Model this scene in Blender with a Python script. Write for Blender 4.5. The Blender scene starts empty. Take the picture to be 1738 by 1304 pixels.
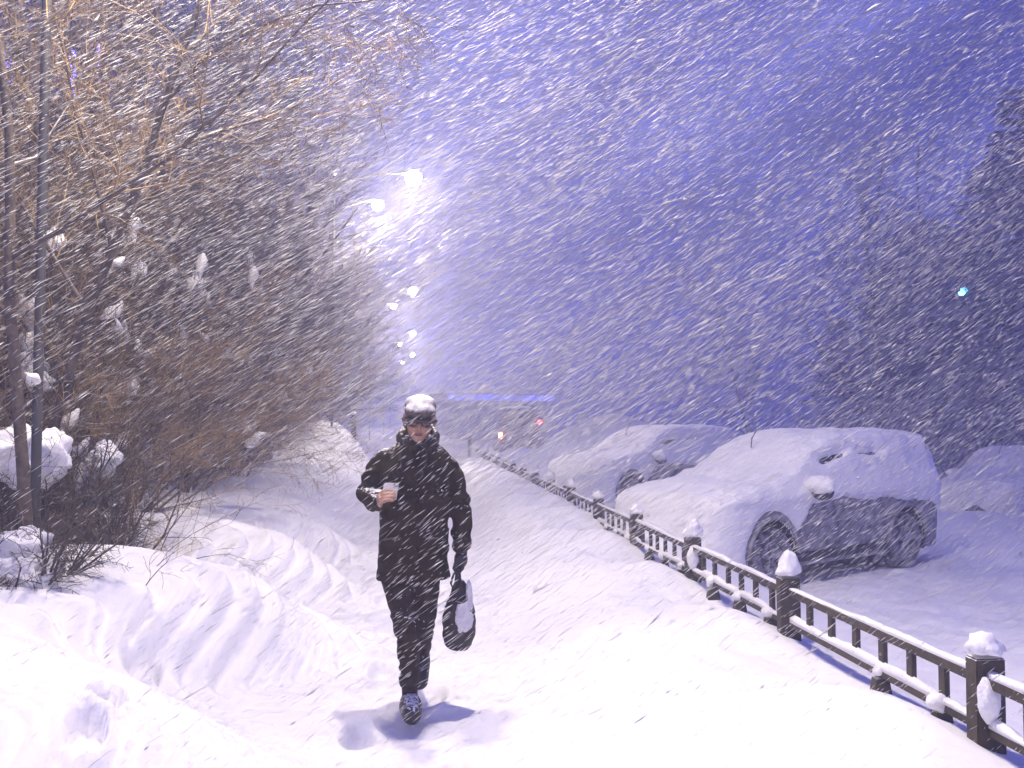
import bpy, bmesh, math, random
import numpy as np
from mathutils import Vector, Matrix, noise as mnoise

S = bpy.context.scene
COL = S.collection
R = math.radians
random.seed(5)

# ------------------------------------------------------------------ camera
YAW, PITCH, FPX = R(6.43), R(2.48), 1500.0
cd = bpy.data.cameras.new('camera'); cam = bpy.data.objects.new('camera', cd); COL.objects.link(cam)
cd.sensor_width = 36.0; cd.lens = 36.0 * FPX / 1738.0; cd.clip_start = 0.05; cd.clip_end = 2000
cam.location = (0, 0, 1.6); cam.rotation_euler = (R(90) + PITCH, 0, -YAW)
S.camera = cam
S.render.resolution_x, S.render.resolution_y = 1024, 768
CM = Matrix.Translation((0, 0, 1.6)) @ cam.rotation_euler.to_matrix().to_4x4()

def at(px, py, d):
    """world point seen at photo pixel (px,py), d metres along the view axis"""
    return CM @ Vector(((px - 869) / FPX * d, -(py - 652) / FPX * d, -d))

# ------------------------------------------------------------------ world, view
w = bpy.data.worlds.new("World"); S.world = w; w.use_nodes = True
nt = w.node_tree; nt.nodes.clear()
out = nt.nodes.new('ShaderNodeOutputWorld'); bg = nt.nodes.new('ShaderNodeBackground')
tc = nt.nodes.new('ShaderNodeTexCoord'); mp = nt.nodes.new('ShaderNodeMapping')
mp.vector_type = 'TEXTURE'; mp.inputs['Rotation'].default_value = (0, R(-33), 0); mp.inputs['Scale'].default_value = (1.25, 1.0, .42)
nz = nt.nodes.new('ShaderNodeTexNoise'); nz.inputs['Scale'].default_value = 2.3; nz.inputs['Detail'].default_value = 5
cr = nt.nodes.new('ShaderNodeValToRGB')
cr.color_ramp.elements[0].position = 0.42; cr.color_ramp.elements[0].color = (0.022, 0.044, 0.52, 1)
cr.color_ramp.elements[1].position = 0.64; cr.color_ramp.elements[1].color = (0.40, 0.42, 1.30, 1)
nt.links.new(tc.outputs['Generated'], mp.inputs['Vector']); nt.links.new(mp.outputs[0], nz.inputs['Vector'])
nt.links.new(nz.outputs['Fac'], cr.inputs['Fac']); nt.links.new(cr.outputs['Color'], bg.inputs['Color'])
bg.inputs['Strength'].default_value = 0.58
nt.links.new(bg.outputs[0], out.inputs[0])
S.view_settings.view_transform = 'Standard'; S.view_settings.look = 'None'
S.view_settings.exposure = 0.50; S.view_settings.gamma = 1.0
S.cycles.use_denoising = True; S.cycles.use_adaptive_sampling = True; S.cycles.adaptive_threshold = 0.02
S.cycles.max_bounces = 5; S.cycles.diffuse_bounces = 2; S.cycles.glossy_bounces = 2
S.cycles.transmission_bounces = 4; S.cycles.volume_bounces = 1; S.cycles.transparent_max_bounces = 8
S.cycles.sample_clamp_indirect = 4.0; S.cycles.sample_clamp_direct = 0
S.cycles.caustics_reflective = False; S.cycles.caustics_refractive = False
HAZE = 0.0115
LAMP_W = 1250.0            # watts of one street-lamp head

# ------------------------------------------------------------------ helpers
def tag(o, label=None, cat=None, group=None, kind=None):
    if label: o['label'] = label
    if cat: o['category'] = cat
    if group: o['group'] = group
    if kind: o['kind'] = kind
    return o

def empty(name, loc=(0, 0, 0), rz=0.0, **k):
    o = bpy.data.objects.new(name, None); COL.objects.link(o)
    o.location = loc; o.rotation_euler = (0, 0, rz); o.empty_display_size = 0.2
    return tag(o, **k)

def mesh_obj(name, v, f, mat=None, parent=None, smooth=True):
    me = bpy.data.meshes.new(name)
    v = np.asarray(v, dtype=np.float32)
    if isinstance(f, np.ndarray):
        n = f.shape[1]; me.vertices.add(len(v)); me.vertices.foreach_set('co', v.ravel())
        me.loops.add(f.size); me.loops.foreach_set('vertex_index', f.astype(np.int32).ravel())
        me.polygons.add(len(f)); me.polygons.foreach_set('loop_start', np.arange(0, f.size, n, dtype=np.int32))
        me.update(calc_edges=True)
    else:
        me.from_pydata([tuple(map(float, p)) for p in v], [], f); me.update()
    if smooth: me.polygons.foreach_set('use_smooth', [True] * len(me.polygons))
    if mat: me.materials.append(mat)
    o = bpy.data.objects.new(name, me); COL.objects.link(o)
    if parent: o.parent = parent
    return o

def bm_obj(name, bm, mat=None, parent=None, smooth=False):
    me = bpy.data.meshes.new(name); bm.to_mesh(me); bm.free()
    if smooth: me.polygons.foreach_set('use_smooth', [True] * len(me.polygons))
    if mat: me.materials.append(mat)
    o = bpy.data.objects.new(name, me); COL.objects.link(o)
    if parent: o.parent = parent
    return o

def box(bm, c, s, bev=0.0, rot=None, taper=None):
    m = Matrix.Translation(c)
    if rot is not None: m = m @ rot
    b2 = bmesh.new()
    bmesh.ops.create_cube(b2, size=1.0)
    for v in b2.verts:
        v.co = Vector((v.co.x * s[0], v.co.y * s[1], v.co.z * s[2]))
        if taper and v.co.z > 0: v.co.x *= taper[0]; v.co.y *= taper[1]
    if bev: bmesh.ops.bevel(b2, geom=b2.edges[:], offset=bev, segments=2, affect='EDGES')
    bmesh.ops.transform(b2, matrix=m, verts=b2.verts[:])
    t = bpy.data.meshes.new('t'); b2.to_mesh(t); b2.free(); bm.from_mesh(t); bpy.data.meshes.remove(t)

def ringloft(rings, cap=True):
    """rings: list of equal-length point lists -> verts, faces"""
    n = len(rings[0]); v = [p for r in rings for p in r]; f = []
    for i in range(len(rings) - 1):
        for j in range(n):
            a = i * n + j; b = i * n + (j + 1) % n
            f.append((a, b, b + n, a + n))
    if cap:
        f.append(tuple(range(n - 1, -1, -1))); f.append(tuple((len(rings) - 1) * n + j for j in range(n)))
    return v, f

def frames(pts):
    pts = [Vector(p) for p in pts]; T = []
    for i in range(len(pts)):
        a = pts[max(i - 1, 0)]; b = pts[min(i + 1, len(pts) - 1)]
        T.append((b - a).normalized())
    up = Vector((0, 0, 1)) if abs(T[0].z) < 0.9 else Vector((0, 1, 0))
    U = []; u = (up - T[0] * up.dot(T[0])).normalized()
    for t in T:
        u = (u - t * u.dot(t)).normalized(); U.append((u, t.cross(u)))
    return pts, T, U

def tube(pts, rad, n=10, flat=1.0, round_ends=True):
    """closed tapered tube with rounded ends; returns (v,f)"""
    pts, T, U = frames(pts); rings = []
    if not hasattr(rad, '__len__'): rad = [rad] * len(pts)
    def ring(c, r, u, w_): return [tuple(c + (u * math.cos(2 * math.pi * k / n) * flat + w_ * math.sin(2 * math.pi * k / n)) * r) for k in range(n)]
    if round_ends:
        for a in (80, 55, 28): rings.append(ring(pts[0] - T[0] * rad[0] * math.sin(R(a)), rad[0] * math.cos(R(a)), *U[0]))
    for p, r, (u, w_) in zip(pts, rad, U): rings.append(ring(p, r, u, w_))
    if round_ends:
        for a in (28, 55, 80): rings.append(ring(pts[-1] + T[-1] * rad[-1] * math.sin(R(a)), rad[-1] * math.cos(R(a)), *U[-1]))
    return ringloft(rings)

def ellip(c, s, rot=None, nu=20, nv=12):
    rings = []
    for i in range(1, nv):
        a = math.pi * i / nv; rr = []
        for k in range(nu):
            b = 2 * math.pi * k / nu
            p = Vector((math.sin(a) * math.cos(b) * s[0], math.sin(a) * math.sin(b) * s[1], -math.cos(a) * s[2]))
            if rot: p = rot @ p
            rr.append(tuple(p + Vector(c)))
        rings.append(rr)
    return ringloft(rings)

def merge(parts):
    V, F, o = [], [], 0
    for v, f in parts:
        V += list(v); F += [tuple(i + o for i in q) for q in f]; o += len(v)
    return V, F

def fuse(name, parts, mat, parent=None, voxel=0.01, smooth=4, disp=None, factor=0.5):
    """unite overlapping closed shapes into one continuous skin"""
    v, f = merge(parts)
    o = mesh_obj(name, v, f)
    m = o.modifiers.new('r', 'REMESH'); m.mode = 'VOXEL'; m.voxel_size = voxel
    if smooth:
        s = o.modifiers.new('s', 'SMOOTH'); s.iterations = smooth; s.factor = factor
    dg = bpy.context.evaluated_depsgraph_get(); ev = o.evaluated_get(dg)
    me = bpy.data.meshes.new_from_object(ev)
    old = o.data; o.modifiers.clear(); o.data = me; bpy.data.meshes.remove(old); me.name = name
    if disp:
        for p in me.vertices: p.co = p.co + disp(p.co, p.normal)
    me.polygons.foreach_set('use_smooth', [True] * len(me.polygons))
    me.materials.clear(); me.materials.append(mat)
    if parent: o.parent = parent
    return o

def children(o): return [c for c in bpy.data.objects if c.parent == o]
def copy_tree(o, parent=None, kids=None):
    c = o.copy(); COL.objects.link(c); c.parent = parent
    for ch in (KIDS.get(o.name) or children(o)): copy_tree(ch, c)
    return c
KIDS = {}

# vectorised value noise
_rs = np.random.RandomState(3); _T = _rs.rand(512, 512)
def vnoise(x, y):
    x = np.asarray(x, float); y = np.asarray(y, float)
    xi = np.floor(x).astype(int); yi = np.floor(y).astype(int); fx = x - xi; fy = y - yi
    fx = fx * fx * (3 - 2 * fx); fy = fy * fy * (3 - 2 * fy)
    g = lambda a, b: _T[a % 512, b % 512]
    return (g(xi, yi) * (1 - fx) + g(xi + 1, yi) * fx) * (1 - fy) + (g(xi, yi + 1) * (1 - fx) + g(xi + 1, yi + 1) * fx) * fy
def fbm(x, y, o=4):
    s = 0; a = 1; t = 0
    for i in range(o): s = s + a * vnoise(x * 2 ** i + 17 * i, y * 2 ** i + 31 * i); t += a; a *= .5
    return s / t
def sst(a, b, x):
    t = np.clip((np.asarray(x, float) - a) / (b - a), 0, 1); return t * t * (3 - 2 * t)

# ------------------------------------------------------------------ materials
def pmat(name, col, rough=0.6, metal=0.0, var=0.0, vscale=8.0, col2=None, bump=0.0, bscale=60.0, snow=None, spec=0.5, emit=None, es=0, coat=0):
    m = bpy.data.materials.new(name); m.use_nodes = True; t = m.node_tree; L = t.links
    b = t.nodes['Principled BSDF']
    b.inputs['Roughness'].default_value = rough; b.inputs['Metallic'].default_value = metal
    b.inputs['Specular IOR Level'].default_value = spec; b.inputs['Coat Weight'].default_value = coat
    c = tuple(col) + (1,)
    b.inputs['Base Color'].default_value = c
    tcn = t.nodes.new('ShaderNodeTexCoord'); src = None
    if var or col2:
        n = t.nodes.new('ShaderNodeTexNoise'); n.inputs['Scale'].default_value = vscale; n.inputs['Detail'].default_value = 6
        L.new(tcn.outputs['Object'], n.inputs['Vector'])
        r = t.nodes.new('ShaderNodeValToRGB'); r.color_ramp.elements[0].position = .32; r.color_ramp.elements[1].position = .68
        c2 = tuple(col2) + (1,) if col2 else tuple(min(1, x * (1 + var)) for x in col) + (1,)
        r.color_ramp.elements[0].color = tuple(x * (1 - var) for x in col) + (1,); r.color_ramp.elements[1].color = c2
        L.new(n.outputs['Fac'], r.inputs['Fac']); src = r.outputs['Color']
    if snow:
        lo, hi, sc, amt = snow          # snow lying on faces that look up, broken by noise
        g = t.nodes.new('ShaderNodeNewGeometry'); sx = t.nodes.new('ShaderNodeSeparateXYZ'); L.new(g.outputs['Normal'], sx.inputs[0])
        n2 = t.nodes.new('ShaderNodeTexNoise'); n2.inputs['Scale'].default_value = sc; n2.inputs['Detail'].default_value = 5
        L.new(tcn.outputs['Object'], n2.inputs['Vector'])
        ma = t.nodes.new('ShaderNodeMath'); ma.operation = 'MULTIPLY_ADD'; L.new(n2.outputs['Fac'], ma.inputs[0]); ma.inputs[1].default_value = amt
        L.new(sx.outputs['Z'], ma.inputs[2])
        mr = t.nodes.new('ShaderNodeMapRange'); mr.inputs['From Min'].default_value = lo; mr.inputs['From Max'].default_value = hi
        L.new(ma.outputs[0], mr.inputs['Value'])
        mx = t.nodes.new('ShaderNodeMixRGB'); L.new(mr.outputs[0], mx.inputs['Fac'])
        if src: L.new(src, mx.inputs['Color1'])
        else: mx.inputs['Color1'].default_value = c
        mx.inputs['Color2'].default_value = (.84, .84, .87, 1); src = mx.outputs[0]
    if src: L.new(src, b.inputs['Base Color'])
    if bump:
        n3 = t.nodes.new('ShaderNodeTexNoise'); n3.inputs['Scale'].default_value = bscale; n3.inputs['Detail'].default_value = 8
        L.new(tcn.outputs['Object'], n3.inputs['Vector'])
        bp = t.nodes.new('ShaderNodeBump'); bp.inputs['Strength'].default_value = bump; bp.inputs['Distance'].default_value = .02
        L.new(n3.outputs['Fac'], bp.inputs['Height']); L.new(bp.outputs[0], b.inputs['Normal'])
    if emit:
        b.inputs['Emission Color'].default_value = tuple(emit) + (1,); b.inputs['Emission Strength'].default_value = es
    return m

M = {}
M['snow'] = pmat('snow', (.86, .86, .88), rough=.75, bump=.35, bscale=22, spec=.25)
M['snow_lump'] = pmat('clinging_snow', (.86, .86, .88), rough=.8, bump=.5, bscale=35, spec=.2)
M['flake'] = pmat('snowflake', (.88, .88, .9), rough=.9, spec=.1)
_t = M['flake'].node_tree; _tr = _t.nodes.new('ShaderNodeBsdfTranslucent'); _tr.inputs['Color'].default_value = (.95, .95, .97, 1)
_df = _t.nodes.new('ShaderNodeBsdfDiffuse'); _df.inputs['Color'].default_value = (.95, .95, .97, 1)
_mx = _t.nodes.new('ShaderNodeMixShader'); _cn = _t.nodes.new('ShaderNodeCombineXYZ'); _cn.inputs[1].default_value = -.3; _cn.inputs[2].default_value = .95; _t.links.new(_cn.outputs[0], _df.inputs['Normal']); _t.links.new(_cn.outputs[0], _tr.inputs['Normal']); _mx.inputs[0].default_value = .5; _t.links.new(_df.outputs[0], _mx.inputs[1]); _t.links.new(_tr.outputs[0], _mx.inputs[2])
_t.links.new(_mx.outputs[0], _t.nodes['Material Output'].inputs['Surface'])
M['wood'] = pmat('dark_painted_wood', (.050, .038, .022), rough=.6, var=.35, vscale=14, bump=.3, bscale=40, snow=(.75, .95, 9, .25))
M['bark'] = pmat('grey_brown_bark', (.055, .040, .028), rough=.85, var=.5, vscale=9, col2=(.13, .10, .075), bump=.6, bscale=40, snow=(.93, 1.15, 5, .5))
M['twig'] = pmat('brown_twig', (.13, .075, .026), rough=.5, var=.6, vscale=2.2, col2=(.44, .30, .13), snow=(1.08, 1.25, 3, .45))
M['twig_dark'] = pmat('dark_twig', (.045, .028, .011), rough=.7, var=.5, vscale=2, col2=(.10, .075, .04), snow=(1.15, 1.35, 3, .5))
M['metal'] = pmat('weathered_grey_pole', (.05, .048, .05), rough=.7, metal=0, var=.15, vscale=12, snow=(.8, 1.0, 6, .3))
M['housing'] = pmat('lamp_housing', (.12, .12, .13), rough=.5)
M['lens'] = pmat('lit_lamp_lens', (.9, .85, .7), emit=(1.0, .86, .50), es=130)
M['carpaint'] = pmat('frosted_grey_car_paint', (.12, .115, .125), rough=.75, var=.25, vscale=11, col2=(.34, .33, .37), bump=.12, bscale=30, coat=.2)
M['carsnow'] = pmat('packed_snow_on_car', (.80, .80, .84), rough=.8, bump=.9, bscale=16, spec=.2)
M['glass'] = pmat('dark_car_glass', (.015, .015, .02), rough=.12)
M['rubber'] = pmat('tyre_rubber', (.025, .024, .025), rough=.8, var=.5, vscale=16, col2=(.30, .29, .33))
M['alloy'] = pmat('frosted_alloy_rim', (.12, .12, .13), rough=.6, metal=.2, var=.3, vscale=14, col2=(.5, .49, .54))
M['plastic'] = pmat('black_plastic', (.02, .02, .022), rough=.55)
M['coat'] = pmat('dark_wool_coat', (.026, .018, .006), rough=.85, var=.4, vscale=10, bump=.4, bscale=120, snow=(1.46, 1.75, 80, 1.5), spec=.2)
M['trousers'] = pmat('dark_trousers', (.026, .018, .007), rough=.85, var=.4, vscale=12, bump=.3, bscale=120, snow=(1.25, 1.40, 80, 1.5), spec=.2)
M['skin'] = pmat('skin', (.36, .20, .13), rough=.5, var=.12, vscale=12, bump=.1, bscale=80)
M['facesk'] = pmat('face_skin', (.30, .165, .10), rough=.5, var=.15, vscale=14, bump=.1, bscale=80)
M['cap'] = pmat('tweed_cap', (.10, .08, .065), rough=.9, var=.4, vscale=40, bump=.5, bscale=90, snow=(.55, 1.75, 55, 1.2))
M['hood'] = pmat('dark_hood_cloth', (.030, .022, .010), rough=.85, bump=.4, bscale=120, snow=(1.5, 1.75, 80, 1.5))
M['cap_edge'] = pmat('dark_tweed', (.045, .035, .030), rough=.9, var=.4, vscale=40)
M['leather'] = pmat('black_leather', (.015, .012, .012), rough=.5, snow=(1.5, 1.7, 70, 1.5))
M['bag'] = pmat('dark_nylon_bag', (.018, .014, .010), rough=.65, var=.3, vscale=10, bump=.2, bscale=60, snow=(1.0, 1.25, 30, .5))
M['bagsnow'] = pmat('snow_on_bag', (.62, .61, .66), rough=.85, bump=.6, bscale=60)
M['phone'] = pmat('pale_phone_case', (.42, .40, .42), rough=.35, var=.15, vscale=30)
M['hair'] = pmat('dark_hair', (.03, .02, .015), rough=.7)
M['lips'] = pmat('lips', (.24, .10, .08), rough=.5)
M['facade'] = pmat('dark_facade', (.055, .05, .07), rough=.8, var=.2, vscale=.4)
M['bluelight'] = pmat('blue_led_strip', (.1, .1, .5), emit=(.10, .09, 1.0), es=40)
M['bluelight_far'] = pmat('blue_led_band', (.1, .1, .5), emit=(.12, .16, 1.0), es=1.5)
M['red'] = pmat('red_tail_light', (.5, .02, .02), emit=(1, .03, .03), es=40)
M['amber'] = pmat('amber_light', (.5, .2, .02), emit=(1, .25, .08), es=25)
M['green'] = pmat('green_signal', (.02, .4, .3), emit=(.04, .62, .95), es=45)
M['offlens'] = pmat('unlit_lens', (.05, .02, .02), rough=.3)

# ------------------------------------------------------------------ ground: one snow-covered sheet
FX, FY0, FS = 2.5, 3.67, 2.03               # fence line, first post, post spacing
def ground_z(x, y, detail=True):
    x = np.asarray(x, float); y = np.asarray(y, float)
    # left drift with bulging lobes
    wob = 0.42 * np.sin(2 * np.pi * (y - 0.9) / 2.35 + .5 * np.sin(y * .7)) * sst(16, 7, y) + .3 * (fbm(x * .35 + 5, y * .35) - .5)
    u = -(x + 1.02 - wob)                    # >0 on the drift
    lf = .72 * sst(-.35, .62, u) + .28 * sst(.3, 1.5, u)
    z = 0.57 * lf
    z = z + .10 * sst(1.0, 3.0, u) * fbm(x * .8, y * .8) + .10 * sst(9, 15, y) * lf
    # right drift rising to the fence, then down to the road
    crest = .125 + .15 * sst(8, 14, y)
    rt = sst(.75, 2.35 - .5 * sst(8, 12, y), x + .22 * (fbm(x * .5, y * .6 + 9) - .5))
    z = z + crest * rt * sst(3.6, 2.75, x)
    z = z - .17 * sst(2.7, 3.9, x) - .33 * sst(2.9, 4.8, x) * sst(3, 9, y)
    hump = .5 + .5 * np.cos(2 * np.pi * (y - FY0 - .25) / FS)
    z = z + .14 * hump * np.exp(-((x - (FX - .28)) / .30) ** 2) * sst(60, 20, y) + .17 * np.exp(-((x - 1.55) / .55) ** 2) * (.7 + .6 * fbm(x * .6 + 20, y * .5))
    # road snow churned into lumps
    rd = sst(2.9, 4.0, x) * sst(30, 10, y)
    z = z + rd * (.20 * (fbm(x * 1.1 + 40, y * 1.1, 5) - .5) + .05 * np.abs(vnoise(x * 5, y * 5) - .5))
    # far banks that flank the walk
    def ridge(cx, cy, sx, sy, h, p=2): return h * np.exp(-np.abs((x - cx) / sx) ** p - np.abs((y - cy) / sy) ** p)
    z = z + ridge(7.2, 34, 2.8, 3.0, 1.62, 2.6) + ridge(-2.25, 24.5, 1.05, 2.0, 1.0, 2.4) + ridge(10.5, 36, 4.5, 4.5, 1.1, 3)
    z = z + ridge(-.2, 39, 2.4, 2.6, .45) + ridge(1.9, 37, .9, 2, .35)
    z = z + 1.4 * sst(50, 150, np.hypot(x, y)) * fbm(x * .02, y * .02)
    z = z + .22 * np.exp(-((x - 3.3) / .8) ** 4 - ((y - 11.2) / 1.5) ** 4) * sst(2.5, 2.9, x)
    if detail:
        # wind-laid strata: small scarps that follow the drift's contour
        w0 = fbm(x * .33 + 7, y * .30 + 3, 2); lam = 4.3 * y + 7.0 * (1 - sst(-.75, .95, u)) + 3.0 * w0
        saw = lam - np.floor(lam); st = np.where(saw < .80, sst(0, .80, saw), sst(1, .80, saw))
        lam2 = lam * 2.9 + .8 * w0; s2 = lam2 - np.floor(lam2); st2 = np.where(s2 < .7, s2 / .7, (1 - s2) / .3)
        amp = sst(-1.0, -.15, u) * sst(16, 9, y)
        band = fbm(lam * .4 + 4, u * .5 + 11, 2)
        z = z + amp * (.092 * st * sst(.2, .65, band) + .028 * st2 * sst(.7, .3, band))
        z = z + .07 * lf * np.sin(2 * np.pi * (y - .9) / 2.35 + .5 * np.sin(y * .7) + .8 + .5 * x) * sst(14, 8, y)
        # faint ripples on the right drift
        l3 = (x * 1.2 + y * .35 + .8 * fbm(x * .8, y * .5)) * 4; z = z + .006 * rt * np.sin(l3 * 2 * np.pi * .5) * sst(16, 8, y)
        # trodden middle of the walk
        tr = sst(.95, .25, np.abs(x - .05)) * sst(24, 9, y)
        z = z + tr * (.14 * (fbm(x * 2.6, y * 2.2, 5) - .5) + .030 * (vnoise(x * 9, y * 8) - .5))
        z = z + .05 * (fbm(x * .9 + 60, y * .9) - .5) + .006 * (vnoise(x * 14, y * 14) - .5)
        for fx_, fy_, fa, fr, fd in FOOT:
            ca, sa = math.cos(fa), math.sin(fa)
            lx = (x - fx_) * ca + (y - fy_) * sa; ly = -(x - fx_) * sa + (y - fy_) * ca
            q = np.sqrt((lx / (fr * .55)) ** 2 + (ly / fr) ** 2)
            z = z - fd * sst(1.15, .8, q) + .022 * np.exp(-((q - 1.35) / .22) ** 2)
    return z
def solve_ground(px, py, d0=5.0):
    """world point where the ground sheet is seen at this photo pixel"""
    d = 1.5
    while d < 80:
        p = at(px, py, d)
        if p.z < float(ground_z(p.x, p.y, False)): return p
        d += .03
    return p
FOOT = []
for px, py, a, r_, dp in ((243, 1146, .35, .15, .11), (180, 1214, .5, .12, .10), (146, 1264, .3, .12, .10)):
    p = solve_ground(px, py); FOOT.append((p.x, p.y, a, r_, dp))
rf = random.Random(8)
for i in range(26):
    yy = 3.0 + i * .55 + rf.uniform(-.1, .1); sd = (-1) ** i
    FOOT.append((.02 + sd * .17 + rf.uniform(-.12, .12), yy, rf.uniform(-.25, .25), rf.uniform(.13, .17), rf.uniform(.04, .085)))

def lines(segs):
    o = [segs[0][0]]
    for a, b, st in segs:
        n = max(1, int(round((b - a) / st))); o += list(a + (b - a) * (np.arange(1, n + 1) / n))
    return np.array(o)
gx = lines([(-200, -60, 20), (-60, -15, 5), (-15, -5, .5), (-5, -3.2, .1), (-3.2, 1.6, .018), (1.6, 3.2, .035), (3.2, 7, .07), (7, 16, .3), (16, 60, 4), (60, 200, 20)])
gy = lines([(-200, -40, 20), (-40, -4, 4), (-4, 1.8, .25), (1.8, 8.5, .024), (8.5, 14, .05), (14, 24, .12), (24, 46, .3), (46, 80, 2), (80, 200, 12)])
GX, GY = np.meshgrid(gx, gy, indexing='ij'); GZ = ground_z(GX, GY)
nx, ny = len(gx), len(gy)
idx = np.arange(nx * ny).reshape(nx, ny)
gf = np.stack([idx[:-1, :-1], idx[1:, :-1], idx[1:, 1:], idx[:-1, 1:]], -1).reshape(-1, 4)
ground = mesh_obj('ground', np.stack([GX, GY, GZ], -1).reshape(-1, 3), gf, M['snow'])
tag(ground, 'deep wind-rippled snow over the walkway, its banks and the road', 'snowy ground', kind='structure')
def gz(x, y): return float(ground_z(x, y, False))

# ------------------------------------------------------------------ street lamps
def make_lamp():
    root = empty('street_lamp', (0, 0, 0))
    v, f = tube([(0, 0, -.3), (0, 0, 1.2), (0, 0, 5), (0, 0, 8.15)], [.036, .034, .031, .028], 14, round_ends=False)
    v2, f2 = tube([(0, 0, -.3), (0, 0, .55)], [.05, .048], 14)
    mesh_obj('pole', *merge([(v, f), (v2, f2)]), M['metal'], root)
    for hx, hz, k in ((2.1, 8.15, 0), (1.15, 7.38, 1)):
        z0 = hz - .35 if k else 7.8
        v, f = tube([(0, 0, z0), (hx * .3, 0, z0 + .30), (hx * .65, 0, hz + .10), (hx - .25, 0, hz + .12)], .03, 8)
        arm = mesh_obj('arm', v, f, M['metal'], root)
        v, f = merge([ellip((hx - .10, 0, hz + .13), (.26, .10, .06)), ellip((hx, 0, hz + (.12 if k else .18)), (.12, .12, .05))])
        hd = mesh_obj('lamp_head', v, f, M['housing'], root)
        v, f = ellip((hx, 0, hz), ((.15, .15, .14) if k else (.22, .21, .21)))
        mesh_obj('lens', v, f, M['lens'], hd)
        ld = bpy.data.lights.new('lamp_light', 'POINT'); ld.energy = LAMP_W * (1.0 if k == 0 else .8)
        ld.color = (1.0, .87, .75); ld.shadow_soft_size = .16
        lo = bpy.data.objects.new('lamp_light', ld); COL.objects.link(lo); lo.location = (hx, 0, hz - .40); lo.parent = hd
    v, f = ellip((0, 0, 8.2), (.07, .07, .07)); mesh_obj('snow_cap', v, f, M['snow_lump'], root)
    return root
LAMPY = [5.36, 23.6, 44.2, 65.5, 86.0, -15.5]
LABS = ['double-headed steel street lamp standing beside the nearest bare trunk',
        'double-armed street lamp whose two heads glow largest above the walk',
        'double-armed street lamp with the second brightest pair of glowing heads',
        'double-armed street lamp shining small just above the second brightest one lower down',
        'double-armed street lamp seen as the faintest dot at the far end of the walk',
        'double-armed street lamp standing behind the viewpoint']
LABS[3] = 'double-armed street lamp, third down the column of glowing heads'
lamp = make_lamp()
KIDS = {}
for i, y in enumerate(LAMPY):
    o = lamp if i == 0 else copy_tree(lamp)
    o.location = (-2.1, y, 0); o.rotation_euler = (0, 0, 0)
    if i:
        for hd_ in children(o):
            for q_ in children(hd_):
                if q_.type == 'LIGHT': q_.data = q_.data.copy(); q_.data.energy *= .8
    if i == 0: o.location = (-2.6, 6.5, 0); o.rotation_euler = (0, 0, R(-24)); o.scale = (1, 1, 1)
    tag(o, LABS[i], 'street lamp', 'street lamps along the walk')

for ch in children(lamp):
    if not ch.name.startswith('pole') and not ch.name.startswith('snow_cap'): ch.scale = (1.55, 1, 1)

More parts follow.
